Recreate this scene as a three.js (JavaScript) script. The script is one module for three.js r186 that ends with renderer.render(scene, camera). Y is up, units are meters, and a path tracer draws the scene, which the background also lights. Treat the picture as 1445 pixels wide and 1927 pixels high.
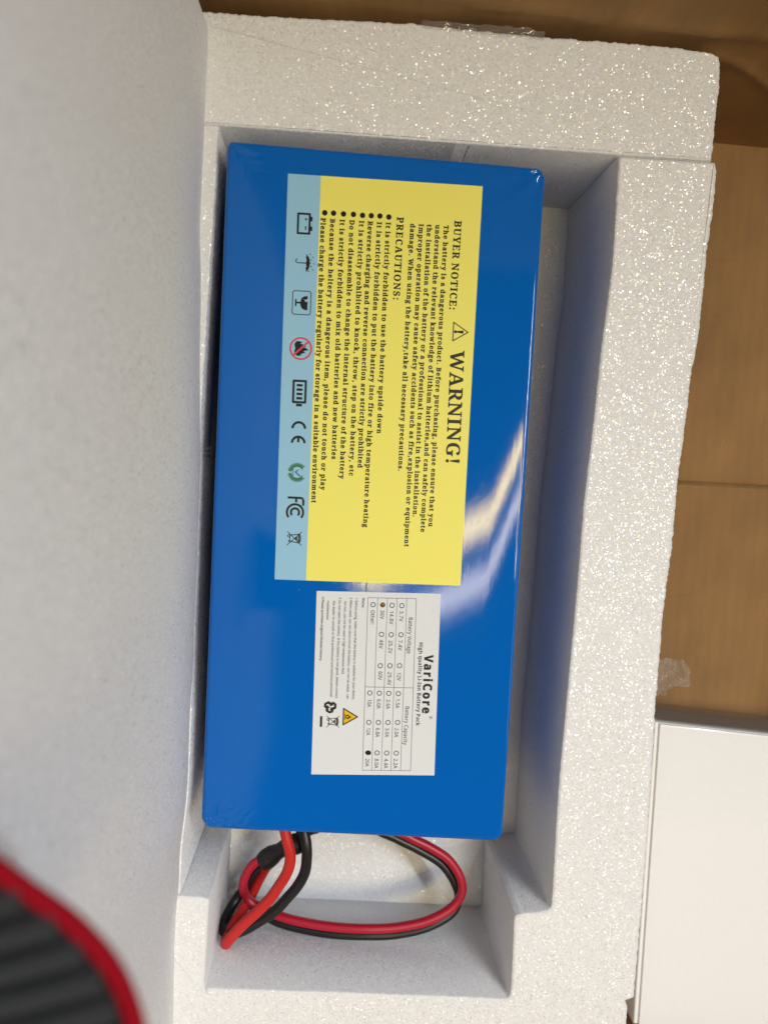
import * as THREE from 'three';
import { ImprovedNoise } from 'three/addons/math/ImprovedNoise.js';
import { mergeGeometries, mergeVertices, toCreasedNormals } from 'three/addons/utils/BufferGeometryUtils.js';
import { RectAreaLightUniformsLib } from 'three/addons/lights/RectAreaLightUniformsLib.js';

// ---------------------------------------------------------------- camera, light, exposure
const scene = new THREE.Scene();
const camera = new THREE.PerspectiveCamera(69.4, 767 / 1024, 0.01, 30);
camera.position.set(0, 0.34, 0);
camera.up.set(-0.05078, -0.08116, -0.99541);
camera.lookAt(0.06324, 0.34 - 0.99495, 0.07789);
camera.focus = 0.352;
camera.userData.fStop = 6.4;
scene.add(camera);

const renderer = new THREE.WebGLRenderer({ antialias: true });
renderer.setSize(767, 1024);
renderer.toneMapping = THREE.LinearToneMapping;
renderer.toneMappingExposure = 0.83;
renderer.shadowMap.enabled = true;
scene.background = new THREE.Color().setRGB(0.06, 0.067, 0.082);   // dim room around the open box

RectAreaLightUniformsLib.init();
function areaLight(name, color, intensity, w, h, pos, target, roll = 0) {
  const l = new THREE.RectAreaLight(new THREE.Color().setRGB(...color), intensity, w, h);
  l.name = name; l.position.set(...pos); l.lookAt(...target); l.rotateZ(roll);
  scene.add(l); return l;
}
// two parallel ceiling tubes almost overhead: the pair of streaks on the glossy film
const tubeTurn = Math.atan2(-0.577, 1);
function tube(name, color, intensity, len, w, c) {
  const l = new THREE.RectAreaLight(new THREE.Color().setRGB(...color), intensity, len, w);
  l.name = name; l.position.set(...c);
  l.quaternion.setFromRotationMatrix(new THREE.Matrix4().makeBasis(
    new THREE.Vector3(Math.cos(tubeTurn), 0, Math.sin(tubeTurn)),
    new THREE.Vector3(Math.sin(tubeTurn), 0, -Math.cos(tubeTurn)).multiplyScalar(1),
    new THREE.Vector3(0, 1, 0)));
  scene.add(l); return l;
}
tube('warm_tube', [1, 0.75, 0.22], 42, 0.9, 0.062, [0.46, 1.6, 0.12]);
tube('pale_tube', [1, 0.87, 0.7], 22, 0.9, 0.06, [0.5, 1.6, 0.26]);
// a further tube beyond the far end of the box, and a wide cool one to the right
areaLight('far_tube', [0.91, 0.965, 1.06], 76, 1.5, 0.1, [0.8, 1.6, -0.54], [0, 0, 0]);
areaLight('side_light', [1, 0.98, 0.95], 2.7, 0.9, 0.7, [1.6, 0.95, 0.35], [0, 0, 0]);

// ---------------------------------------------------------------- helpers
const used = new Map();
const numbered = (n) => { const k = used.get(n) ?? 0; used.set(n, k + 1); return k ? n + '_' + String(k).padStart(3, '0') : n; };
function thing(name, label, category, group) {
  const o = new THREE.Group(); o.name = numbered(name); o.userData = { label, category };
  if (group) o.userData.group = group;
  scene.add(o); return o;
}
function mesh(name, g, m, parent, label) {
  const o = new THREE.Mesh(g, m); o.name = name; o.castShadow = o.receiveShadow = true;
  if (label) o.userData.label = label;
  parent.add(o); return o;
}
function rng(seed) { let s = seed >>> 0; return () => { s = (s + 0x6d2b79f5) >>> 0; let t = Math.imul(s ^ (s >>> 15), 1 | s); t = (t + Math.imul(t ^ (t >>> 7), 61 | t)) ^ t; return ((t ^ (t >>> 14)) >>> 0) / 4294967296; }; }
const pn = new ImprovedNoise();
const noise = (x, y = 0, z = 0) => pn.noise(x + 31.7, y + 17.3, z + 5.1);
const fbm = (x, y = 0, z = 0, o = 3) => { let s = 0, a = 1; for (let i = 0; i < o; i++, a *= 0.5) { s += a * noise(x, y, z); x *= 2.03; y *= 2.03; z *= 2.03; } return s; };
const clamp = (x, a = 0, b = 1) => Math.min(b, Math.max(a, x));
const sstep = (a, b, x) => { const t = clamp((x - a) / (b - a)); return t * t * (3 - 2 * t); };
const C = (r, g, b) => new THREE.Color().setRGB(r, g, b);
function dataTex(data, n, m, srgb = false) {
  const t = new THREE.DataTexture(data, n, m, THREE.RGBAFormat);
  t.wrapS = t.wrapT = THREE.RepeatWrapping; t.magFilter = THREE.LinearFilter; t.minFilter = THREE.LinearMipmapLinearFilter; t.generateMipmaps = true;
  if (srgb) t.colorSpace = THREE.SRGBColorSpace;
  t.needsUpdate = true; return t;
}

// ---------------------------------------------------------------- materials
// closed-cell foam: a tileable sheet of small cells, each with its own facing, a few of them glassy
function foamMaterial({ n, span, cell, seed, glassy, tilt, cup, tone, stretch = 1, spread }) {
  const G = Math.round(span / cell), px = span / n, R = rng(seed);
  const cx = new Float32Array(G * G), cz = new Float32Array(G * G), tx = new Float32Array(G * G), tz = new Float32Array(G * G), rg = new Float32Array(G * G), al = new Float32Array(G * G);
  for (let i = 0; i < G * G; i++) {
    cx[i] = R(); cz[i] = R();
    const s = R(), a = R() * 6.2832, m = (s < glassy ? tilt : 0.1) * Math.pow(R(), 0.6);
    tx[i] = Math.cos(a) * m; tz[i] = Math.sin(a) * m;
    rg[i] = s < glassy ? 0.13 + 0.15 * R() : 0.7 + 0.25 * R();
    al[i] = (R() - 0.5) * spread + (s < glassy ? 0.03 : 0);
  }
  const nor = new Uint8Array(n * n * 4), rou = new Uint8Array(n * n * 4), col = new Uint8Array(n * n * 4);
  for (let y = 0; y < n; y++) for (let x = 0; x < n; x++) {
    const gx = (x * px) / cell, gy = (y * px) / cell, ix = Math.floor(gx), iy = Math.floor(gy);
    let d1 = 9, d2 = 9, k1 = 0, dx1 = 0, dy1 = 0;
    for (let j = -1; j <= 1; j++) for (let i = -1; i <= 1; i++) {
      const k = ((iy + j + G) % G) * G + ((ix + i + G) % G);
      const dx = gx - (ix + i + cx[k]), dy = (gy - (iy + j + cz[k])) * stretch, d = dx * dx + dy * dy;
      if (d < d1) { d2 = d1; d1 = d; k1 = k; dx1 = dx; dy1 = dy; } else if (d < d2) d2 = d;
    }
    const edge = Math.sqrt(d2) - Math.sqrt(d1);
    let nx = tx[k1] + cup * dx1, ny = tz[k1] + cup * dy1, nz = 1; const l = Math.hypot(nx, ny, nz);
    const o = (y * n + x) * 4, v = tone + al[k1] + (edge < 0.16 ? 0.02 * (1 - edge / 0.16) : 0);
    nor[o] = 127.5 + 127.5 * nx / l; nor[o + 1] = 127.5 + 127.5 * ny / l; nor[o + 2] = 127.5 + 127.5 * nz / l; nor[o + 3] = 255;
    const r = rg[k1] < 0.3 && edge < 0.1 ? 0.6 : rg[k1];
    rou[o] = rou[o + 2] = 0; rou[o + 1] = 255 * r; rou[o + 3] = 255;
    const s = 255 * clamp(v); col[o] = s; col[o + 1] = s; col[o + 2] = s; col[o + 3] = 255;
  }
  const set = (t) => { t.repeat.set(1 / span, 1 / span); return t; };
  return new THREE.MeshPhysicalMaterial({
    map: set(dataTex(col, n, n, true)), normalMap: set(dataTex(nor, n, n)), roughnessMap: set(dataTex(rou, n, n)),
    roughness: 1, metalness: 0, ior: 1.9, normalScale: new THREE.Vector2(1, 1),
  });
}
const foam = foamMaterial({ n: 2048, span: 0.2048, cell: 0.00068, seed: 11, glassy: 0.42, tilt: 0.38, cup: 0.05, tone: 0.875, spread: 0.02 });
const foamWall = foamMaterial({ n: 1024, span: 0.1024, cell: 0.00075, seed: 23, glassy: 0.05, tilt: 0.3, cup: 0.3, tone: 0.845, spread: 0.03, stretch: 0.55 });
foamWall.side = THREE.DoubleSide;
const foamCut = foamWall;

function cardboardMaterial(seed) {
  const n = 1024, span = 0.3, R = rng(seed), col = new Uint8Array(n * n * 4), bmp = new Uint8Array(n * n * 4);
  const rows = new Float32Array(n), wob = Array.from({ length: 8 }, () => R() * 6.28);
  for (let i = 0; i < n; i++) rows[i] = R();
  for (let y = 0; y < n; y++) for (let x = 0; x < n; x++) {
    const u = x / n, v = y / n;
    const flute = 0.5 + 0.5 * Math.cos(u * 2 * Math.PI * 42 + 0.5 * Math.sin(v * 6.2832 + wob[0]));
    const blot = fbm(Math.cos(u * 6.2832) * 1.6 + 3, Math.sin(u * 6.2832) * 1.6, v * 6, 4) * 0.5;
    const fib = (R() - 0.5) * 0.06 + (R() < 0.004 ? -0.12 : 0);
    const k = 1 + blot * 0.17 + fib + (flute - 0.5) * 0.018;
    const o = (y * n + x) * 4;
    col[o] = clamp(0.575 * k) * 255; col[o + 1] = clamp(0.435 * k) * 255; col[o + 2] = clamp(0.262 * k) * 255; col[o + 3] = 255;
    bmp[o] = bmp[o + 1] = bmp[o + 2] = 255 * clamp(0.5 + (flute - 0.5) * 0.22 + blot * 0.3 + (R() - 0.5) * 0.12); bmp[o + 3] = 255;
  }
  for (let q = 0; q < 46; q++) {   // pressed lines and scuffs from handling
    let x = R() * n, y = R() * n, a = (R() < 0.5 ? 0 : 1.57) + (R() - 0.5) * 0.5; const len = 40 + R() * 260, tone = R() < 0.6 ? 1.07 : 0.93;
    for (let i = 0; i < len; i++) {
      x += Math.cos(a); y += Math.sin(a); a += (R() - 0.5) * 0.06;
      const o = (((Math.floor(y) % n) + n) % n * n + ((Math.floor(x) % n) + n) % n) * 4, f = 1 + (tone - 1) * Math.sin((i / len) * Math.PI);
      for (let c = 0; c < 3; c++) { col[o + c] = clamp(col[o + c] / 255 * f) * 255; bmp[o + c] = clamp(bmp[o + c] / 255 + (tone - 1) * 2.4) * 255; }
    }
  }
  const set = (t) => { t.repeat.set(1 / span, 1 / span); return t; };
  return new THREE.MeshStandardMaterial({ map: set(dataTex(col, n, n, true)), bumpMap: set(dataTex(bmp, n, n)), bumpScale: 0.0004, roughness: 0.82 });
}
const cardboard = cardboardMaterial(5);

// glossy shrink film: fine drawn lines along its length and a few specks
function filmBump(n, span, seed) {
  const R = rng(seed), d = new Uint8Array(n * n * 4), h = new Float32Array(n * n);
  const line = new Float32Array(n); for (let i = 0; i < n; i++) line[i] = R();
  for (let y = 0; y < n; y++) for (let x = 0; x < n; x++) {
    const u = (x / n) * 6.2832, v = (y / n) * 6.2832;
    const seam = noise(Math.cos(u) * 22, Math.sin(u) * 22, Math.sin(v) * 2.2 + Math.cos(v) * 0.7);
    h[y * n + x] = 0.5 + 0.13 * seam + 0.05 * (line[x] - 0.5) + 0.11 * (R() - 0.5);
  }
  for (let i = 0; i < 260; i++) {
    const px = Math.floor(R() * n), py = Math.floor(R() * n), r = 1 + R() * 2.2, s = (R() < 0.8 ? 0.5 : -0.4);
    for (let a = -4; a <= 4; a++) for (let b = -4; b <= 4; b++) { const q = Math.hypot(a, b) / r; if (q < 1) h[((py + b + n) % n) * n + ((px + a + n) % n)] += s * (1 - q); }
  }
  for (let i = 0; i < n * n; i++) { d[i * 4] = d[i * 4 + 1] = d[i * 4 + 2] = 255 * clamp(h[i]); d[i * 4 + 3] = 255; }
  const t = dataTex(d, n, n); t.repeat.set(1 / span, 1 / span); return t;
}
const blueFilm = new THREE.MeshPhysicalMaterial({ color: C(0.001, 0.112, 0.455), roughness: 0.05, bumpMap: filmBump(1024, 0.1, 8), bumpScale: 0.00003, specularIntensity: 0.75 });
const redThick = new THREE.MeshPhysicalMaterial({ color: C(0.5, 0.012, 0.008), roughness: 0.42 });
const redThin = new THREE.MeshPhysicalMaterial({ color: C(0.4, 0.004, 0.024), roughness: 0.36 });
const blackWire = new THREE.MeshPhysicalMaterial({ color: C(0.006, 0.006, 0.007), roughness: 0.38 });
const blackSleeve = new THREE.MeshPhysicalMaterial({ color: C(0.008, 0.008, 0.009), roughness: 0.55 });

function paper(canvas, rough) {
  const t = new THREE.CanvasTexture(canvas); t.colorSpace = THREE.SRGBColorSpace; t.magFilter = THREE.LinearFilter; t.anisotropy = 8;
  return new THREE.MeshPhysicalMaterial({ map: t, roughness: rough, specularIntensity: 0.6 });
}
const clearFilm = new THREE.MeshPhysicalMaterial({ color: C(0.93, 0.93, 0.93), transmission: 0.9, thickness: 0, roughness: 0.07, ior: 1.5, side: THREE.DoubleSide });

// ---------------------------------------------------------------- geometry helpers (millimetres in plan, metres out)
function rough(poly, amp, step, seed, open = () => true) {   // a cut outline: straight runs subdivided and nibbled
  const out = [];
  for (let i = 0; i < poly.length; i++) {
    const [x0, z0] = poly[i], [x1, z1] = poly[(i + 1) % poly.length], L = Math.hypot(x1 - x0, z1 - z0), n = Math.max(1, Math.round(L / step));
    const nx = -(z1 - z0) / L, nz = (x1 - x0) / L;
    for (let k = 0; k < n; k++) {
      const t = k / n, x = x0 + (x1 - x0) * t, z = z0 + (z1 - z0) * t;
      const w = +open(x, z) * amp * (1.1 * noise(x * 0.75, z * 0.75, seed) + 0.9 * noise(x * 0.22, z * 0.22, seed + 9) + 0.45 * noise(x * 0.9, z * 0.9, seed + 3));
      out.push([x + nx * w, z + nz * w]);
    }
  }
  return out;
}
function rounded(poly, picks, r) {   // replace picked corners by arcs of radius r (mm)
  const out = [], n = poly.length;
  poly.forEach(([x, z], i) => {
    if (!picks.some(([a, b]) => Math.hypot(a - x, b - z) < 0.3)) { out.push([x, z]); return; }
    const unit = ([a, b]) => { const l = Math.hypot(a - x, b - z); return [(a - x) / l, (b - z) / l]; }, u = unit(poly[(i + n - 1) % n]), v = unit(poly[(i + 1) % n]);
    for (let k = 0; k <= 8; k++) { const t = k / 8, a = r * (1 - t) ** 2, b = r * t ** 2; out.push([x + u[0] * a + v[0] * b, z + u[1] * a + v[1] * b]); }
  });
  return out;
}
function slab(poly, top, bottom, bevel, curve = 4) {   // plan outline (mm) pulled down from top to bottom (m)
  const s = new THREE.Shape(poly.map(([x, z]) => new THREE.Vector2(x / 1000, z / 1000)));
  const g = new THREE.ExtrudeGeometry(s, { depth: top - bottom - 2 * bevel, bevelEnabled: bevel > 0, bevelThickness: bevel, bevelSize: bevel, bevelOffset: -bevel, bevelSegments: curve, steps: 1 });
  g.rotateX(Math.PI / 2); g.translate(0, top - bevel, 0);
  const out = toCreasedNormals(g, 0.7), P = out.attributes.position, N = out.attributes.normal;
  for (let i = 0; i < P.count; i += 3) {   // level faces stay exactly level
    const y = P.getY(i);
    if (Math.abs(P.getY(i + 1) - y) < 1e-6 && Math.abs(P.getY(i + 2) - y) < 1e-6) for (let k = 0; k < 3; k++) N.setXYZ(i + k, 0, y > (top + bottom) / 2 ? 1 : -1, 0);
  }
  return out;
}
function boxGeo(x0, x1, y0, y1, z0, z1, bevel = 0.0008) { return slab([[x0 * 1000, z0 * 1000], [x1 * 1000, z0 * 1000], [x1 * 1000, z1 * 1000], [x0 * 1000, z1 * 1000]], y1, y0, bevel, 2); }
function grid(nu, nv, f, uv) {   // f(u, v) -> [x, y, z]
  const p = [], t = [], ix = [];
  for (let j = 0; j <= nv; j++) for (let i = 0; i <= nu; i++) { const u = i / nu, v = j / nv; p.push(...f(u, v)); t.push(...(uv ? uv(u, v) : [u, v])); }
  for (let j = 0; j < nv; j++) for (let i = 0; i < nu; i++) { const a = j * (nu + 1) + i, b = a + 1, c = a + nu + 1, d = c + 1; ix.push(a, c, b, b, c, d); }
  const g = new THREE.BufferGeometry();
  g.setAttribute('position', new THREE.Float32BufferAttribute(p, 3)); g.setAttribute('uv', new THREE.Float32BufferAttribute(t, 2)); g.setIndex(ix); g.computeVertexNormals();
  return g;
}
const V = (p) => new THREE.Vector3(p[0] / 1000, p[1] / 1000, p[2] / 1000);
function wire(points, r, seg = 160) {
  const c = new THREE.CatmullRomCurve3(points.map(V), false, 'centripetal');
  const g = new THREE.TubeGeometry(c, seg, r, 14, false);
  const caps = [0, 1].map((t) => { const s = new THREE.SphereGeometry(r * 0.995, 14, 10); s.translate(...c.getPoint(t).toArray()); return s; });
  return mergeGeometries([g.toNonIndexed(), ...caps.map((s) => s.toNonIndexed())]);
}

// ---------------------------------------------------------------- cardboard box
const FLOOR = -0.09;
const boxRoot = thing('cardboard_box', 'open brown cardboard shipping box that holds the foam packing', 'cardboard box');
{
  // far wall: leans out a little, with a score line along the rim and a crumpled ridge low on the right
  const wallH = 0.245, flapH = 0.55, crumple = (x, y) => {
    let h = 0;
    const score = 0.010 - 0.030 * (x - 0.05) + 0.0022 * fbm(x * 30, 2);
    h += 0.0019 * Math.exp(-Math.abs(y - score) / (y > score ? 0.004 : 0.0013)) * (0.55 + 0.9 * clamp(0.5 + fbm(x * 34, 7)));
    const t = clamp((x - 0.158) / 0.06), ridge = -0.008 - 0.027 * t + 0.003 * Math.sin(t * 5);
    const dy = y - ridge;
    h += x > 0.15 ? 0.0026 * (1 - t * 0.35) * sstep(0.15, 0.162, x) * (dy > 0 ? Math.exp(-dy / 0.004) : Math.exp(dy / 0.0028)) : 0;
    h += 0.0012 * fbm(x * 9, y * 12, 3);
    return h;
  };
  const back = grid(330, 150, (u, v) => {
    const x = -0.13 + 0.55 * u, y = FLOOR + (flapH - FLOOR) * v ** 1.6;
    return [x, y, -0.1885 - 0.055 * (y - FLOOR) + crumple(x, y) * (1 - sstep(0.1, 0.2, y))];
  }, (u, v) => [u * 0.55, v ** 1.6 * (flapH - FLOOR)]);
  back.setIndex(Array.from(back.index.array).reverse()); back.computeVertexNormals();
  const backSolid = mergeGeometries([back.toNonIndexed(), boxGeo(-0.13, 0.42, FLOOR - 0.004, flapH - 0.002, -0.236, -0.2315)]);
  cardboard.side = THREE.DoubleSide;
  mesh('back_wall', backSolid, cardboard, boxRoot);
  mesh('side_wall', boxGeo(0.42, 0.425, FLOOR - 0.004, wallH - 0.04, -0.2313, 0.345), cardboard, boxRoot);
  mesh('side_wall', boxGeo(-0.138, -0.133, FLOOR - 0.004, wallH - 0.04, -0.2313, 0.345), cardboard, boxRoot);
  mesh('front_wall', boxGeo(-0.133, 0.4198, FLOOR - 0.004, wallH, 0.34, 0.345), cardboard, boxRoot);
  // two flaps meet in a gap; the crosswise flaps lie below
  const flap = (z0, z1, y) => grid(60, 60, (u, v) => [-0.131 + 0.55 * u, y + 0.0006 * fbm(u * 5, v * 5, 8) - 0.0012 * Math.pow(Math.max(v > 0.5 === z0 < 0 ? Math.abs(v - 0.5) * 2 - 0.965 : 0, 0) / 0.035, 2), z0 + (z1 - z0) * v], (u, v) => [u * 0.55, v * (z1 - z0)]);
  mesh('bottom_flap', flap(-0.1893, 0.0058, FLOOR), cardboard, boxRoot);
  mesh('bottom_flap', flap(0.0082, 0.339, FLOOR), cardboard, boxRoot);
  mesh('under_flap', boxGeo(-0.132, 0.419, FLOOR - 0.009, FLOOR - 0.006, -0.21, 0.339), cardboard, boxRoot);
}

// ---------------------------------------------------------------- foam tray round the battery
const cavRight = [[114.5, 218], [113.6, 173.9], [113.4, 147.3], [114.9, 56.3], [114.9, 18.5], [116.5, -18.8], [117.6, -55.5], [119.6, -91.8], [118.8, -140.4]];
const cavLeft = [[-59.9, -138.8], [-60, -124.8], [-60.2, -48.8], [-59, -41.4], [-58.2, 8.1], [-58.2, 28.1], [-58.6, 39.6], [-59, 70.1], [-59.5, 96.1], [-60.5, 122.3], [-60.9, 138.1], [-64.7, 213.8]];
const outUp = [[161.4, -187], [162.3, -183.4], [162.8, -173], [162.3, -161.2], [162.5, -149], [162.1, -141.6]];
const outDown = [[164, -141.2], [165, -137.5], [165.3, -122.4], [163.9, -100.8], [163.8, -77.5], [163.6, -62.9], [161.6, -46.6], [160.8, -19.2], [159.6, 4.4], [159.6, 35.7], [158, 67.3], [158.2, 86.9], [158.1, 110.7], [158.8, 132.7], [159.4, 161.8], [160, 202.7], [159.9, 240.2], [160, 263], [156, 264.8], [157.2, 269.3], [156.7, 330]];
const wallLine = [[-69, -188], [-66.6, -181], [-66.2, -150], [-66.2, -130.8], [-66.4, -110], [-66.4, -93.1], [-65.4, -76.4], [-64.7, -49.9], [-64.6, -41], [-63.6, -11.5], [-63.2, 15.8], [-63.2, 38.4], [-63.1, 55], [-63.4, 80.7], [-63.2, 106.8], [-63.4, 127.8], [-63.4, 160.3], [-64.3, 174.8], [-65.6, 190.9], [-65.7, 207.2], [-66.4, 223.6], [-66.6, 239.8], [-66, 274], [-66, 331]];
const tray = thing('foam_tray', 'white foam tray with a cut-out cavity around the blue battery', 'foam tray');
const endPoly = [[-95, -186], [-71.6, -186.1], [-42.3, -186.7], [-3.6, -188.2], [22.3, -189.2], [75.3, -188.6], [97.4, -189], [121.4, -189.5], [138.8, -189.4], [150.2, -189], [158.6, -188.4], ...outUp, [118.6, -140.7], [-59.9, -139], [-95, -138.7]];
mesh('end_block', slab(rough(endPoly, 0.42, 0.8, 1, (x, z) => x < -94 ? 0 : z > -142 && x < 155 ? 0.3 : 1), 0.0001, -0.0755, 0.001), [foam, foamCut], tray);
const bodyPoly = [[-95, 213.4], [-64.7, 213.8], [-51, 214.8], [-51.8, 259], [-51.5, 260.3], [18.5, 261.8], [97.4, 264.3], [96.2, 220.8], ...cavRight, ...outDown, [-95, 330]];
mesh('tray_body', slab(rough(rounded(bodyPoly, [[-64.7, 213.8], [-51, 214.8], [-51.8, 259], [97.4, 264.3], [96.2, 220.8], [114.5, 218]], 3.4), 0.34, 0.8, 2, (x, z) => z < -138 || x < -94 || (x < -65 && z < 216) ? 0 : x < 140 ? 0.4 : 1.2), 0, -0.0755, 0.0013), [foam, foamCut], tray);
const sidePoly = [[-95, -138.4], ...wallLine.filter(([, z]) => z > -138 && z < 210).map(([x, z]) => [x + (z > 120 ? 0.8 : -0.2), z]), [-64.9, 213.2], [-95, 213.2]];
mesh('narrow_ledge', slab(rough([[-80, -139.2], [-60.2, -139], [-60.6, -112], [-61.6, -75], [-63, -20], [-64.4, 40], [-80, 40]], 0.3, 0.8, 8, (x) => (x < -79 ? 0 : 0.8)), 0.0002, -0.03, 0.0009), foam, tray);
mesh('side_strip', slab(rough(sidePoly, 0.3, 0.8, 6, (x) => (x < -94 ? 0 : 0.7)), -0.0004, -0.0755, 0.0006), foam, tray);
mesh('base_sheet', boxGeo(-0.072, 0.158, -0.0895, -0.0752, -0.186, 0.329, 0.001), foam, tray);

// ---------------------------------------------------------------- upright foam sheet on the left
const sheet = thing('foam_sheet', 'tall white foam sheet standing upright along the left edge', 'foam sheet');
{
  const curve = new THREE.CatmullRomCurve3(wallLine.map(([x, z]) => new THREE.Vector3(x, 0, z)), false, 'centripetal');
  const L = curve.getPoints(700), H = 0.5, B = -0.002;
  const face = grid(L.length - 1, 130, (u, v) => {
    const p = L[Math.round(u * (L.length - 1))], y = B + (H - B) * v ** 1.5, d = Math.max(0, y);
    const bow = -1.1 * Math.sin(clamp(d / 0.26) * Math.PI) + 0.8 * noise(p.z * 0.009, y * 9, 2) * clamp(d / 0.05) + 0.1 * noise(p.z * 0.9, y * 700) + 0.08 * noise(p.z * 0.2, y * 190);
    const end = p.z < -178 ? -3.5 * ((-178 - p.z) / 10) ** 2 - (y > 0 ? 40 * y * ((-178 - p.z) / 10) : 0) : 0;
    return [(p.x + bow + end) / 1000, y, p.z / 1000];
  }, (u, v) => [u * 0.52, v ** 1.5 * (H - B)]);
  const body = slab([[-108, -188], [-73, -188], [-69, -186], [-69, 331], [-108, 331]], H, B, 0.002);
  mesh('front_skin', face, foamWall, sheet);
  mesh('core', body, foamWall, sheet);
}

// ---------------------------------------------------------------- battery
const battery = thing('battery_pack', 'blue shrink-wrapped battery pack with yellow warning label in white foam', 'battery');
const BT = 0.006, SC = (0.34 - BT) / 0.344, BB = -0.0745, HW = 0.0724, HL = 0.1596;
const Q = [[-56.9, -135], [86.9, -134.1], [88.9, 186.1], [-57.1, 182.9]].map(([x, z]) => [x * SC / 1000, z * SC / 1000]);
const warp = (a, b) => { const u = a / HW / 2 + 0.5, v = b / HL / 2 + 0.5, k = [(1 - u) * (1 - v), u * (1 - v), u * v, (1 - u) * v]; return [0, 1].map((c) => k.reduce((s, w, i) => s + w * Q[i][c], 0)); };
function lift(a, b) {   // how far the film stands proud of the flat top, metres
  const l = a + HW, r = HW - a, t = b + HL, e = HL - b;
  let h = -0.00055 * (clamp((0.016 - r) / 0.0135) ** 2) * sstep(-0.11, -0.02, b) * (1 - sstep(0.05, 0.10, b));      // raised lip where the film bridges the edge
  h += 0.00009 * noise(a * 260 + 3 * noise(b * 40), b * 34, 4) * (0.05 + 0.95 * Math.exp(-r / 0.006)) * 0.35;
  const corner = Math.exp(-Math.hypot(r, t) / 0.012);                                                                    // folds fanning from the far right corner
  h += 0.0004 * corner * Math.sin(Math.atan2(t, r) * 9) ;
  const c2 = Math.exp(-Math.hypot(l, e) / 0.007); h += 0.0015 * c2 * noise(a * 700, b * 700, 9);
  const c3 = Math.exp(-Math.hypot(l, t) / 0.012); h += 0.00015 * c3 * Math.sin(Math.atan2(t, l) * 7);
  h += -0.0005 * Math.exp(-l / 0.0024) - 0.0003 * Math.exp(-e / 0.002) - 0.0002 * Math.exp(-t / 0.002);
  h += 0.00022 * Math.exp(-t / 0.009) * noise(a * 60 - b * 180, b * 300, 12);
  return h;
}
{
  const rb = 0.0018, N = 12, corners = [0.0028, 0.005, 0.005, 0.006];   // TL TR BR BL
  const per = 120;
  function ring(d) {   // rounded rectangle inset by d
    const hw = Math.max(HW - d, 1e-5), hl = Math.max(HL - d, 1e-5), pts = [];
    const cs = [[-1, -1], [1, -1], [1, 1], [-1, 1]];
    for (let c = 0; c < 4; c++) {
      const r = Math.min(Math.max(corners[c] - d, 0.0004), hw, hl), [sx, sz] = cs[c], [nx, nz] = cs[(c + 1) % 4], r2 = Math.min(Math.max(corners[(c + 1) % 4] - d, 0.0004), hw, hl);
      const ox = sx * (hw - r), oz = sz * (hl - r), a0 = [Math.PI, 1.5 * Math.PI, 0, 0.5 * Math.PI][c];
      for (let i = 0; i <= N; i++) { const a = a0 + (i / N) * Math.PI / 2; pts.push([ox + r * Math.cos(a), oz + r * Math.sin(a)]); }
      const [px, pz] = pts[pts.length - 1], b0 = [1.5 * Math.PI, 0, 0.5 * Math.PI, Math.PI][c];
      const qx = nx * (hw - r2) + r2 * Math.cos(b0), qz = nz * (hl - r2) + r2 * Math.sin(b0);
      for (let i = 1; i < per; i++) pts.push([px + (qx - px) * i / per, pz + (qz - pz) * i / per]);
    }
    return pts;
  }
  const rows = [];
  rows.push([0.003, BB]); rows.push([0.0008, BB + 0.0008]); rows.push([0, BB + 0.003]);
  for (let k = 1; k < 8; k++) rows.push([0, BB + 0.003 + (BT - rb - BB - 0.003) * k / 8, k]);
  for (let k = 0; k <= 8; k++) { const a = (k / 8) * Math.PI / 2; rows.push([rb * (1 - Math.cos(a)), BT - rb + rb * Math.sin(a)]); }
  for (let k = 1; k <= 90; k++) rows.push([rb + (HW - rb - 0.0002) * Math.pow(k / 90, 1.5), BT]);
  const p = [], t = [], ix = [], M = ring(0).length;
  rows.forEach(([d, y], j) => {
    const top = sstep(BT - rb, BT - rb * 0.3, y);
    ring(d).forEach(([a, b], i) => {
      const [x, z] = warp(a, b), s = y < BT - rb ? 0.0005 * fbm(a * 25, b * 25, y * 30) : 0;
      p.push(x + s, y + top * lift(a, b), z + s); t.push(a, y < BT - rb ? b - y : b);
    });
    if (j) for (let i = 0; i < M; i++) { const i2 = (i + 1) % M, A = (j - 1) * M + i, B = (j - 1) * M + i2, D = j * M + i, E = j * M + i2; ix.push(A, D, B, B, D, E); }
  });
  const g = new THREE.BufferGeometry();
  g.setAttribute('position', new THREE.Float32BufferAttribute(p, 3)); g.setAttribute('uv', new THREE.Float32BufferAttribute(t, 2)); g.setIndex(ix); g.computeVertexNormals();
  mesh('shell', g, blueFilm, battery);
}

// ---- labels
function canvasOf(w, h, fill) { const c = document.createElement('canvas'); c.width = w; c.height = h; const g = c.getContext('2d'); g.fillStyle = fill; g.fillRect(0, 0, w, h); return [c, g]; }
function fit(g, text, x0, y0, x1, y1, fatten = 0) {   // letters spread evenly between two points on a centre line
  const L = Math.hypot(x1 - x0, y1 - y0), w = [...text].map((ch) => g.measureText(ch).width), nat = w.reduce((a, b) => a + b, 0), n = w.length;
  g.save(); g.translate(x0, y0); g.rotate(Math.atan2(y1 - y0, x1 - x0)); g.textBaseline = 'middle'; g.textAlign = 'left';
  let sp = n > 1 ? (L - nat) / (n - 1) : 0, sc = 1;
  if (sp < -nat / n * 0.06) { sc = L / nat; sp = 0; }
  g.scale(sc, 1);
  let x = 0;
  [...text].forEach((ch, i) => { g.fillText(ch, x, 0); if (fatten) { g.lineWidth = fatten; g.strokeText(ch, x, 0); } x += w[i] + sp; });
  g.restore();
}
const INK = '#15140f';
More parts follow.
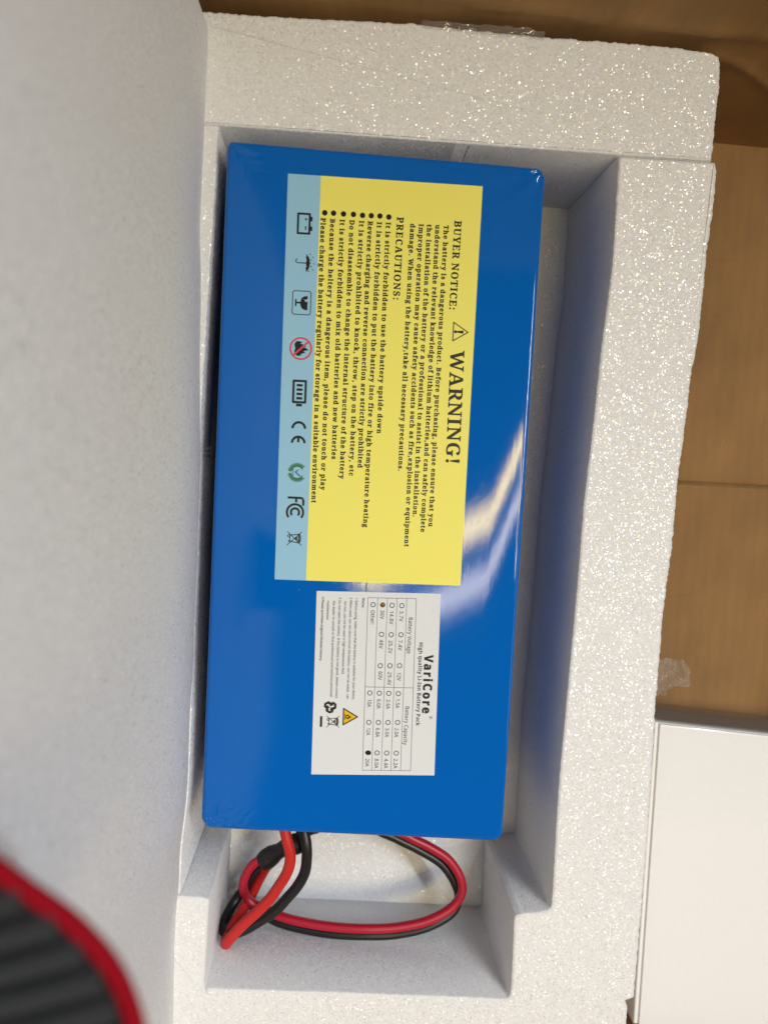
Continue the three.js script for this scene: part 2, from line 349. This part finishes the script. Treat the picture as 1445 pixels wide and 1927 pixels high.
function crossedBin(g, x, y, s) {   // wheeled bin struck through; s is its half height
  g.save(); g.translate(x, y); g.scale(s / 40, s / 40); g.lineWidth = 4.2; g.strokeStyle = g.fillStyle = INK; g.lineJoin = 'round';
  g.beginPath(); g.moveTo(-22, -20); g.lineTo(-17, 24); g.lineTo(15, 24); g.lineTo(22, -20); g.closePath(); g.stroke();
  g.beginPath(); g.moveTo(-26, -21); g.lineTo(26, -21); g.moveTo(-22, -26); g.quadraticCurveTo(0, -38, 22, -26); g.closePath(); g.stroke();
  g.fillRect(-9, -14, 18, 9); g.beginPath(); g.arc(-13, 29, 6, 0, 7); g.stroke(); g.fillRect(10, 24, 8, 8);
  g.lineWidth = 3.6; g.beginPath(); g.moveTo(-36, -38); g.lineTo(36, 38); g.moveTo(36, -38); g.lineTo(-36, 38); g.stroke();
  g.restore();
}
function flame(g, x, y, s, color) {
  g.save(); g.translate(x, y); g.scale(s, s); g.fillStyle = color; g.beginPath();
  g.moveTo(-0.05, 1); g.bezierCurveTo(-0.9, 0.9, -0.8, 0.1, -0.45, -0.3); g.bezierCurveTo(-0.4, 0, -0.3, 0.05, -0.2, 0.05); g.bezierCurveTo(-0.3, -0.4, 0.0, -0.8, 0.25, -1);
  g.bezierCurveTo(0.15, -0.6, 0.4, -0.4, 0.45, -0.05); g.bezierCurveTo(0.55, -0.1, 0.55, -0.25, 0.55, -0.35); g.bezierCurveTo(0.95, 0.2, 0.8, 0.9, 0.05, 1); g.closePath(); g.fill(); g.restore();
}
const L1 = [
  ['BUYER NOTICE:', 176, 117, 623, 121, 50], ['WARNING!', 826, 84, 1412, 78, 100],
  ['The battery is a dangerous product. Before purchasing, please ensure that you', 203, 175, 1741, 175, 33],
  ['understand the relevant knowledge of lithium batteries,and can safely complete', 203, 218, 1771, 215, 33],
  ['the installation of the battery or a professional to assist in the installation.', 204, 261, 1693, 260, 33],
  ['Improper operation may cause safety accidents such as fire,explosion or equipment', 204, 302, 1851, 297, 33],
  ['damage. When using the battery,take all necessary precautions.', 205, 346, 1458, 349, 33],
  ['PRECAUTIONS:', 176, 411, 589, 412, 47],
  ['It is strictly forbidden to use the battery upside down', 206, 470, 1268, 468, 33],
  ['It is strictly forbidden to put the battery into fire or high temperature heating', 207, 515, 1758, 518, 33],
  ['Reverse charging and reverse connection are strictly prohibited', 205, 561, 1450, 560, 33],
  ['It is strictly prohibited to knock, throw, step on the battery, etc', 206, 605, 1493, 603, 33],
  ['Do not disassemble to change the internal structure of the battery', 205, 653, 1510, 652, 33],
  ['It is strictly forbidden to mix old batteries and new batteries', 206, 702, 1411, 697, 33],
  ['Because the beltery is a dangerous item, please do not touch or play', 205, 751, 1572, 748, 33],
  ['Please charge the battery regularly for storage in a suitable environment', 204, 798, 1640, 792, 33],
];
function warningCanvas() {
  const [c, g] = canvasOf(2048, 982, '#ebe36c');
  g.fillStyle = '#90bfda'; g.fillRect(0, 818, 2048, 170);
  g.fillStyle = g.strokeStyle = INK; g.lineJoin = 'round';
  for (const [t, x0, y0, x1, y1, s] of L1) { g.font = 'bold ' + s + 'px serif'; fit(g, t, x0, y0, x1, y1, s < 40 ? 1.9 : 1.4); }
  for (const [x, y] of [[180, 469], [178, 514], [179, 558], [180, 602], [178, 648], [179, 698], [178, 748], [179, 792]]) { g.beginPath(); g.arc(x, y, 13.5, 0, 7); g.fill(); }
  // exclamation triangle
  g.lineWidth = 5; g.beginPath(); g.moveTo(731, 34); g.lineTo(778, 111); g.lineTo(684, 111); g.closePath(); g.stroke();
  g.font = 'bold 62px serif'; g.textAlign = 'center'; g.textBaseline = 'middle'; g.fillText('!', 731, 82); g.strokeText('!', 731, 82);
  // cell block
  g.lineWidth = 10; g.strokeRect(190, 866, 96, 58); g.fillRect(203, 852, 22, 12); g.fillRect(250, 852, 22, 12); g.font = 'bold 34px sans-serif'; g.fillText('+', 216, 884); g.fillRect(250, 882, 18, 6);
  // umbrella in rain
  g.save(); g.translate(431, 873); g.beginPath(); g.moveTo(-44, 6); g.bezierCurveTo(-36, -22, 36, -22, 44, 6); g.quadraticCurveTo(36, -2, 28, 6); g.quadraticCurveTo(14, -3, 0, 6); g.quadraticCurveTo(-14, -3, -28, 6); g.quadraticCurveTo(-36, -2, -44, 6); g.fill();
  g.lineWidth = 4.5; g.beginPath(); g.moveTo(0, -20); g.lineTo(0, 46); g.arc(-9, 46, 9, 0, Math.PI * 0.95); g.stroke();
  g.lineWidth = 3.2; for (const [x, y] of [[-42, -20], [-28, -34], [-14, -24], [4, -40], [18, -26], [34, -34], [42, -14]]) { g.beginPath(); g.moveTo(x, y); g.lineTo(x - 5, y + 7); g.stroke(); } g.restore();
  // broken glass in a frame
  g.lineWidth = 4; g.beginPath(); g.roundRect(570, 846, 117, 92, 12); g.stroke();
  g.beginPath(); g.moveTo(594, 862); g.lineTo(606, 862); g.lineTo(614, 874); g.lineTo(606, 884); g.lineTo(624, 872); g.lineTo(620, 862); g.lineTo(664, 862); g.bezierCurveTo(664, 892, 650, 897, 633, 898); g.lineTo(632, 917); g.lineTo(647, 919); g.lineTo(647, 925); g.lineTo(610, 925); g.lineTo(610, 919); g.lineTo(625, 917); g.lineTo(624, 898); g.bezierCurveTo(608, 896, 594, 890, 594, 862); g.fill();
  // no open flame
  for (const [dx, dy, s] of [[-16, 4, 30], [16, 6, 28], [0, -4, 34]]) flame(g, 857 + dx, 886 + dy, s, INK);
  g.strokeStyle = '#c8485a'; g.lineWidth = 9; g.beginPath(); g.arc(857, 888, 53, 0, 7); g.stroke(); g.lineWidth = 10; g.beginPath(); g.moveTo(821, 850); g.lineTo(893, 926); g.stroke(); g.strokeStyle = INK;
  // charge gauge
  g.lineWidth = 11; g.strokeRect(1020, 856, 108, 62); g.fillRect(1136, 872, 13, 30); for (let i = 0; i < 4; i++) g.fillRect(1036 + i * 22, 872, 12, 30);
  // CE
  g.lineWidth = 12; g.beginPath(); g.arc(1262, 884, 32, Math.PI * 0.5, Math.PI * 1.5); g.stroke(); g.beginPath(); g.arc(1336, 884, 32, Math.PI * 0.5, Math.PI * 1.5); g.moveTo(1308, 884); g.lineTo(1332, 884); g.stroke();
  // laurel with a tick
  g.save(); g.translate(1487, 884); g.fillStyle = '#2f6a45';
  for (const s of [-1, 1]) for (let i = 0; i < 10; i++) { const a = Math.PI / 2 + s * (0.12 + i * 0.235), x = Math.cos(a) * 38, y = Math.sin(a) * 38; for (const k of [-1, 1]) { g.save(); g.translate(x, y); g.rotate(a + s * (1.57 + 0.75 * k)); g.beginPath(); g.ellipse(7, 0, 9, 3.4, 0, 0, 7); g.fill(); g.restore(); } }
  g.strokeStyle = INK; g.lineWidth = 4.5; g.beginPath(); g.moveTo(-12, -4); g.lineTo(-2, 9); g.lineTo(20, -16); g.stroke(); g.fillStyle = '#3a4a50'; g.font = 'bold 13px sans-serif'; g.fillText('ROHS', 0, 22); g.restore();
  // FC
  g.save(); g.translate(1612, 884); g.strokeStyle = INK; g.lineWidth = 11; g.beginPath(); g.moveTo(6, 44); g.lineTo(6, -20); g.quadraticCurveTo(6, -36, 22, -37); g.lineTo(46, -37); g.moveTo(6, 0); g.lineTo(30, 0); g.stroke();
  g.beginPath(); g.arc(82, 4, 42, Math.PI * 0.28, Math.PI * 1.72); g.stroke(); g.beginPath(); g.arc(82, 4, 21, Math.PI * 0.25, Math.PI * 1.75); g.stroke(); g.restore();
  crossedBin(g, 1830, 886, 40);
  return c;
}
const L2 = [
  ['High quality Li-Ion Battery Pack', 406, 146, 1113, 150, 45, 1], ['Battery Voltage', 199, 237, 506, 243, 44], ['Battery Capacity', 946, 240, 1277, 248, 44],
  ['3.7V', 149, 315, 237, 315, 43], ['7.4V', 392, 315, 478, 316, 43], ['12V', 663, 317, 733, 317, 43], ['14.8V', 151, 393, 262, 394, 43], ['25.2V', 396, 394, 505, 395, 43], ['29.4V', 660, 393, 771, 395, 43],
  ['36V', 146, 469, 221, 470, 43], ['48V', 392, 469, 466, 471, 43], ['60V', 656, 468, 730, 470, 43], ['Other:', 147, 546, 269, 546, 43],
  ['1.5A', 884, 319, 965, 321, 43], ['2.0A', 1133, 320, 1212, 323, 43], ['2.2A', 1394, 322, 1479, 322, 43], ['2.6A', 892, 398, 973, 397, 43], ['3.0A', 1134, 398, 1213, 399, 43], ['4.4A', 1395, 398, 1479, 399, 43],
  ['6.0A', 890, 473, 972, 473, 43], ['6.8A', 1134, 474, 1213, 476, 43], ['8.0A', 1395, 475, 1479, 476, 43], ['10A', 893, 549, 958, 550, 43], ['12A', 1135, 550, 1197, 551, 43], ['20A', 1396, 552, 1466, 551, 43],
  ['Note:', 49, 623, 134, 625, 31, 1], ['1 Before using, make sure that the battery is suitable for your device.', 49, 679, 902, 679, 27], ['2 When used, can not short-circuit the battery, can not be water, can', 47, 723, 895, 725, 27],
  ['not sun, can not be used in high temparature field.', 75, 767, 690, 770, 27], ['3 Do not open the battery. If the battery is not good, please contact', 48, 812, 887, 815, 27],
  ['the dealer to consult or find professional and technical personnel', 77, 858, 878, 858, 27], ['maintenance.', 78, 905, 240, 905, 27], ['4 Please purchase original liitokala battery.', 47, 948, 581, 951, 27, 1],
];
function specCanvas() {
  const [c, g] = canvasOf(1536, 1000, '#d8dbdd');
  g.fillStyle = g.strokeStyle = '#232323';
  // brand name in wide square-shouldered lettering
  g.font = 'bold 98px sans-serif'; fit(g, 'VariCore', 514, 80, 1009, 84, 5);
  g.lineWidth = 2.4; g.beginPath(); g.arc(1041, 46, 12, 0, 7); g.stroke(); g.font = 'bold 17px sans-serif'; g.textAlign = 'center'; g.textBaseline = 'middle'; g.fillText('R', 1041, 47);
  for (const [t, x0, y0, x1, y1, s, b] of L2) { g.font = (b ? 'bold ' : '') + s + 'px sans-serif'; fit(g, t, x0, y0, x1, y1, b ? 0 : 0.7); }
  g.lineWidth = 3.2; g.strokeRect(46, 197, 1451, 391);
  for (const y of [274, 353, 431, 509]) { g.beginPath(); g.moveTo(46, y); g.lineTo(1497, y + 4); g.stroke(); }
  g.beginPath(); g.moveTo(792, 197); g.lineTo(789, 588); g.stroke();
  g.lineWidth = 6;
  for (const [x, y] of [[106, 313], [348, 312], [607, 315], [105, 391], [349, 391], [609, 393], [348, 469], [610, 471], [103, 545], [842, 317], [1086, 315], [1348, 318], [841, 395], [1087, 394], [1348, 396], [841, 471], [1088, 471], [1347, 474], [840, 548], [1088, 549]]) { g.beginPath(); g.arc(x, y, 18, 0, 7); g.stroke(); }
  g.fillStyle = '#6b4a1e'; g.beginPath(); g.arc(103, 467, 21, 0, 7); g.fill(); g.fillStyle = '#a67c3c'; g.beginPath(); g.arc(98, 463, 8, 0, 7); g.fill(); g.fillStyle = '#3a2710'; g.beginPath(); g.arc(111, 474, 8, 0, 7); g.fill();
  g.fillStyle = '#0d0d0d'; g.beginPath(); g.ellipse(1347, 546, 20, 24, 0.2, 0, 7); g.fill();
  // recycling arrows
  g.save(); g.translate(962, 864); g.fillStyle = '#232323'; for (let i = 0; i < 3; i++) { g.save(); g.rotate(i * 2.0944); g.beginPath(); g.moveTo(-26, -50); g.lineTo(12, -50); g.lineTo(26, -26); g.lineTo(36, -32); g.lineTo(28, 2); g.lineTo(-4, -8); g.lineTo(7, -15); g.lineTo(-4, -32); g.lineTo(-16, -32); g.lineTo(-30, -14); g.lineTo(-46, -24); g.closePath(); g.fill(); g.restore(); } g.restore();
  // flammable triangle
  g.lineJoin = 'round'; g.fillStyle = '#e2b211'; g.strokeStyle = '#232323'; g.lineWidth = 10; g.beginPath(); g.moveTo(1043, 642); g.lineTo(1112, 756); g.lineTo(974, 756); g.closePath(); g.fill(); g.stroke();
  flame(g, 1043, 712, 25, '#1c1a14'); g.fillStyle = '#e2b211'; g.beginPath(); g.ellipse(1043, 722, 7, 10, 0, 0, 7); g.fill(); g.fillStyle = '#1c1a14'; g.fillRect(1018, 739, 50, 5);
  crossedBin(g, 1086, 838, 54); g.fillStyle = '#232323'; g.fillRect(1041, 924, 91, 19);
  return c;
}
function stickOn(name, quad, canvas, roughness, up, label) {   // a thin sticker lying on the battery top; u runs towards the near end
  const q = quad.map(([x, z]) => [x * SC / 1000, z * SC / 1000]);
  const at = (u, v) => { const k = [(1 - u) * (1 - v), u * (1 - v), u * v, (1 - u) * v]; return [0, 1].map((c) => k.reduce((s, w, i) => s + w * q[i][c], 0)); };
  const y = (x, z) => BT + Math.max(0, lift(x - 0.0155, z - 0.025)) + up;
  const top = grid(30, 60, (u, v) => { const [x, z] = at(u, v); return [x, y(x, z), z]; }, (u, v) => [v, u]);
  const edges = [];
  for (const [a, b] of [[[0, 0], [1, 0]], [[1, 0], [1, 1]], [[1, 1], [0, 1]], [[0, 1], [0, 0]]]) edges.push(grid(30, 1, (s, t) => { const [x, z] = at(a[0] + (b[0] - a[0]) * s, a[1] + (b[1] - a[1]) * s); return [x, y(x, z) - 0.0003 * t, z]; }, () => [0.001, 0.98]).toNonIndexed());
  return mesh(name, mergeGeometries([top.toNonIndexed(), ...edges]), Object.assign(paper(canvas, roughness), { side: THREE.DoubleSide }), battery, label);
}
stickOn('warning_label', [[-29.5, -122.5], [58.4, -123.7], [60, 60.1], [-27.4, 61]], warningCanvas(), 0.4, 0.00022, 'yellow and pale blue printed warning label');
stickOn('spec_label', [[-7.6, 65.6], [50.9, 64.3], [53.3, 153.2], [-5.9, 154.4]], specCanvas(), 0.55, 0.00022, 'white printed label with voltage and capacity table');

// ---- leads
mesh('thick_red_lead', wire([[-20, -28, 174], [-19.2, -27, 190.1], [-16.7, -26, 200.4], [-15.2, -26, 205.9], [-14.9, -26, 211.4], [-16.2, -26, 216.9], [-20.0, -27, 224.6], [-24.9, -27, 232.4], [-30.5, -27, 238.7], [-36.1, -27, 244.4], [-40.6, -27, 249.4], [-44.5, -28, 255.1], [-46.4, -31, 259.2], [-46.3, -35, 259.3], [-44.5, -40, 256.7], [-41.3, -47, 253.2], [-37.0, -53, 247.8], [-32.3, -54, 237.1], [-28.0, -50, 227.1], [-24.8, -46, 221.2]], 0.00285, 220), redThick, battery);
mesh('thick_black_lead', wire([[-11, -34, 174], [-10.1, -34, 193.5], [-8.2, -32, 199.8], [-7.1, -31, 204.2], [-6.5, -31, 211.6], [-7.3, -32, 220.3], [-10.8, -33, 228.4], [-15.9, -34, 235.7], [-21.6, -34, 242.5], [-28.5, -35, 248.2], [-36.1, -35, 253.2], [-42.7, -36, 256.7], [-47.3, -39, 258.9], [-49.6, -44, 258.7], [-48.0, -51, 255.2], [-44.5, -56, 250.5], [-39.9, -57, 243.7], [-35.1, -57, 237.4], [-28.8, -53, 229.6], [-25.4, -48, 223.6]], 0.00285, 220), blackWire, battery);
mesh('thin_red_wire', wire([[-28.5, -47, 221.5], [-33.9, -47, 223.6], [-38.4, -47, 229.4], [-40.4, -47, 236.9], [-38.4, -48, 244.0], [-34.6, -48, 247.8], [-28.5, -47, 250.3], [-22.1, -45, 251.9], [-12.0, -42, 253.0], [6.5, -38, 253.5], [24.8, -36, 253.2], [43.1, -36, 252.2], [61.4, -37, 248.1], [73.7, -39, 241.4], [78.0, -40, 234.2], [76.9, -41, 227.1], [70.2, -42, 217.5], [59.8, -42, 210.6], [48.3, -42, 205.1], [38.0, -42, 199.0], [28, -42, 175]], 0.00245, 260), redThin, battery);
mesh('thin_black_wire', wire([[-28.2, -52, 226.7], [-32.4, -52, 230.1], [-36.6, -52, 235.3], [-39.4, -52, 241.5], [-38.2, -53, 248.4], [-34.2, -53, 253.7], [-27.4, -51, 256.7], [-20.8, -48, 258.1], [-11.9, -45, 258.8], [6.7, -40, 258.8], [25.1, -38, 258.3], [43.6, -38, 257.3], [62.0, -39, 252.9], [74.5, -42, 246.2], [77.1, -44, 239.3], [74.7, -45, 232.1], [67.3, -46, 222.4], [54.2, -46, 214.3], [41.3, -46, 208.1], [28.5, -46, 201.3], [20, -46, 175]], 0.00245, 260), blackWire, battery);
{
  const c = new THREE.CatmullRomCurve3([[-30.7, -48, 224.1], [-26.7, -47, 220.5], [-21.8, -44, 215.5], [-16.3, -41, 210.9], [-10.3, -40, 208.2]].map(V));
  const g = new THREE.TubeGeometry(c, 60, 1, 20, false), P = g.attributes.position, fr = c.getSpacedPoints(60);
  for (let i = 0; i < P.count; i++) {   // flattened over the pair of wires, crumpled a little
    const o = fr[Math.floor(i / 21)], d = new THREE.Vector3().fromBufferAttribute(P, i).sub(o), t = Math.floor(i / 21) / 60, k = 0.0048 + 0.0007 * Math.sin(t * 9) + 0.0004 * noise(i * 0.37, t * 8);
    P.setXYZ(i, o.x + d.x * k, o.y + d.y * k * 0.9, o.z + d.z * k);
  }
  g.computeVertexNormals();
  mesh('heat_shrink_sleeve', g, blackSleeve, battery);
  mesh('lead_tape', grid(40, 12, (u, v) => { const a = v * 6.2832, r = 0.0042 + 0.0006 * fbm(u * 9, v * 5, 3); return [-0.013 + 0.036 * u, -0.042 + r * Math.sin(a), 0.2025 - 0.012 * u + r * 1.1 * Math.cos(a) + 0.0007 * noise(u * 26)]; }), Object.assign(blackSleeve.clone(), { side: THREE.DoubleSide }), battery);
}

// ---------------------------------------------------------------- white carton on the right
const carton = thing('white_carton', 'glossy white carton wrapped in clear film at lower right', 'carton');
{
  const top = -0.055, poly = [[184.6, 142.1], [300, 150.6], [303, 326], [187.4, 323]];
  const wrapMat = new THREE.MeshPhysicalMaterial({ color: C(0.95, 0.95, 0.945), roughness: 0.45, clearcoat: 1, clearcoatRoughness: 0.12, bumpScale: 0.00006 });
  const n = 512, d = new Uint8Array(n * n * 4);
  for (let y = 0; y < n; y++) for (let x = 0; x < n; x++) { const u = x / n * 6.2832, v = y / n * 6.2832; const k = 1 - Math.abs(fbm(Math.cos(u) * 2.6 + 5, Math.sin(u) * 2.6 + Math.cos(v) * 2, Math.sin(v) * 2, 4)) * 1.5; const o = (y * n + x) * 4; d[o] = d[o + 1] = d[o + 2] = 255 * clamp(k); d[o + 3] = 255; }
  const bt = dataTex(d, n, n); bt.repeat.set(1 / 0.12, 1 / 0.12); wrapMat.bumpMap = bt;
  mesh('carton_body', slab(poly, top - 0.0015, FLOOR + 0.0005, 0.0009, 3), wrapMat, carton);
  // the lid sheet stands a hair proud of the body with its own cut edge
  mesh('lid', slab([[187, 142.6], [299.6, 151], [302.6, 325.4], [190, 322.4]], top, top - 0.0017, 0.0005, 3), wrapMat, carton);
  // film drawn over the lid, puckered along its far and left edges
  const film = grid(170, 240, (u, v) => {
    const x = 0.1872 + 0.003 * v + 0.112 * u, z = 0.1432 + 0.178 * v + 0.0084 * u, e = 0.25 + 0.75 * Math.max(Math.exp(-(((v * 178 - 18) / 22) ** 2)), Math.exp(-(((u * 112 - 5) / 7) ** 2)) * (1 - sstep(0.35, 0.6, v)));
    const w = fbm(x * 75 + 0.6 * noise(z * 60), z * 120, 5, 3);
    return [x, top + 0.0013 + e * 0.0005 * (w + 0.4 * Math.abs(noise(x * 260, z * 90, 2))), z];
  });
  mesh('shrink_film', film, new THREE.MeshPhysicalMaterial({ color: C(0.98, 0.98, 0.98), transmission: 1, thickness: 0, roughness: 0.1, ior: 1.5, side: THREE.DoubleSide }), carton);
  // loose film folded down the far side
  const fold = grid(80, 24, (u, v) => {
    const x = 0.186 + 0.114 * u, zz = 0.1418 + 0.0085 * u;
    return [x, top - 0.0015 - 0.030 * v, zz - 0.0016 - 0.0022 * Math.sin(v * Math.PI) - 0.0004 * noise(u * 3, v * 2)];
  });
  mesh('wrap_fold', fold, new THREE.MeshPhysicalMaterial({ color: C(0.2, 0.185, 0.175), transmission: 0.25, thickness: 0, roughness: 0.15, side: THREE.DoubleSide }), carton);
}

// ---------------------------------------------------------------- scraps of clear tape and film
function scrap(name, label, f, nu = 40, nv = 30) { const t = thing(name, label, 'clear film', undefined); mesh('film', grid(nu, nv, f), clearFilm, t); return t; }
scrap('tape_scrap', 'crumpled scrap of clear tape sticking out of the right foam edge', (u, v) => {
  const x = 0.157 + 0.021 * u * (0.75 + 0.25 * Math.sin(v * 5)), z = 0.092 + 0.021 * v + 0.004 * u * Math.sin(v * 4);
  return [x, -0.006 + 0.0065 * fbm(u * 3.2, v * 3.4, 21) - 0.006 * u * v, z];
});
scrap('film_strip', 'clear film strip hanging between foam and white carton', (u, v) => {
  return [0.160 + 0.005 * u + 0.012 * v + 0.001 * noise(v * 6), -0.012 - 0.062 * v, 0.112 + 0.028 * u + 0.006 * v + 0.002 * noise(u * 4, v * 5)];
});
scrap('film_edge', 'wrinkled clear film peeking over the far foam edge', (u, v) => {
  const w = Math.sin(u * Math.PI) * (0.6 + 0.4 * Math.sin(u * 7 + 1));
  return [0.026 + 0.055 * u, 0.0006 + 0.0035 * v * w + 0.001 * noise(u * 9), -0.1868 - 0.0035 * v + 0.0012 * noise(u * 12, v * 3)];
});

// ---------------------------------------------------------------- blurred padded fabric close to the lens
const pad = thing('padded_fabric', 'blurred dark grey ribbed fabric pad with red piping in the near foreground', 'fabric pad');
{
  const knitTex = (() => { const n = 256, R = rng(77), d = new Uint8Array(n * n * 4); for (let y = 0; y < n; y++) for (let x = 0; x < n; x++) { const o = (y * n + x) * 4, k = 0.5 + 0.3 * Math.sin((x + (Math.floor(y / 16) % 2 ? y : -y) * 1) * 2 * Math.PI / 16) + 0.2 * (R() - 0.5); d[o] = d[o + 1] = d[o + 2] = 255 * clamp(k); d[o + 3] = 255; } return dataTex(d, n, n); })();
  knitTex.repeat.set(10, 1);
  const dark = new THREE.MeshPhysicalMaterial({ color: C(0.04, 0.044, 0.048), roughness: 0.8, sheen: 0.5, sheenColor: C(0.1, 0.1, 0.11), sheenRoughness: 0.6, bumpMap: knitTex, bumpScale: 0.0014 });
  const piping = new THREE.MeshPhysicalMaterial({ color: C(0.2, 0.0008, 0.007), roughness: 0.8, specularIntensity: 0.2 });
  const Y = 0.228, edge = [[-60.4, 57.9], [-53.9, 63.1], [-49.0, 66.7], [-44.2, 70.3], [-38.6, 74.4], [-34.4, 78.6], [-31.2, 82.9], [-28.8, 88.1], [-27.0, 94.7], [-26.2, 102.7], [-26.4, 114.7]];
  const curve = new THREE.CatmullRomCurve3(edge.map(([x, z]) => new THREE.Vector3(x / 1000, Y, z / 1000)));
  const pts = curve.getPoints(60).map((p) => [p.x * 1000, p.z * 1000]);
  const ground = new THREE.MeshStandardMaterial({ color: C(0.006, 0.007, 0.008), roughness: 0.95 });
  mesh('pad_body', slab([...pts.map(([x, z]) => [x - 1.6, z + 1.4]), [-34, 122], [-61, 122]], Y + 0.0002, Y - 0.004, 0.001), ground, pad);
  mesh('piping', new THREE.TubeGeometry(curve, 90, 0.0016, 12), piping, pad);
  for (let i = 0; i < 10; i++) {   // padded ribs, running up to the piping
    const z0 = 69 + i * 5.3, hit = pts.filter(([x, z]) => Math.abs(z - (z0 - 0.23 * (x + 61))) < 1.2).map((p) => p[0]);
    if (!hit.length) continue;
    const xe = Math.max(...hit) - 1.6, x0 = -61;
    if (xe - x0 < 6) continue;
    const c = new THREE.CatmullRomCurve3([[x0, Y * 1000 + 0.4, z0], [(x0 + xe) / 2, Y * 1000 + 1.2, z0 - 0.23 * (xe - x0) / 2 + 0.5], [xe, Y * 1000 + 0.2, z0 - 0.23 * (xe - x0)]].map(V));
    const g = new THREE.TubeGeometry(c, 40, 0.002, 12); g.translate(0, -Y, 0); g.scale(1, 1.1, 1); g.translate(0, Y, 0);
    mesh('rib', g, dark, pad);
  }
}

renderer.render(scene, camera);
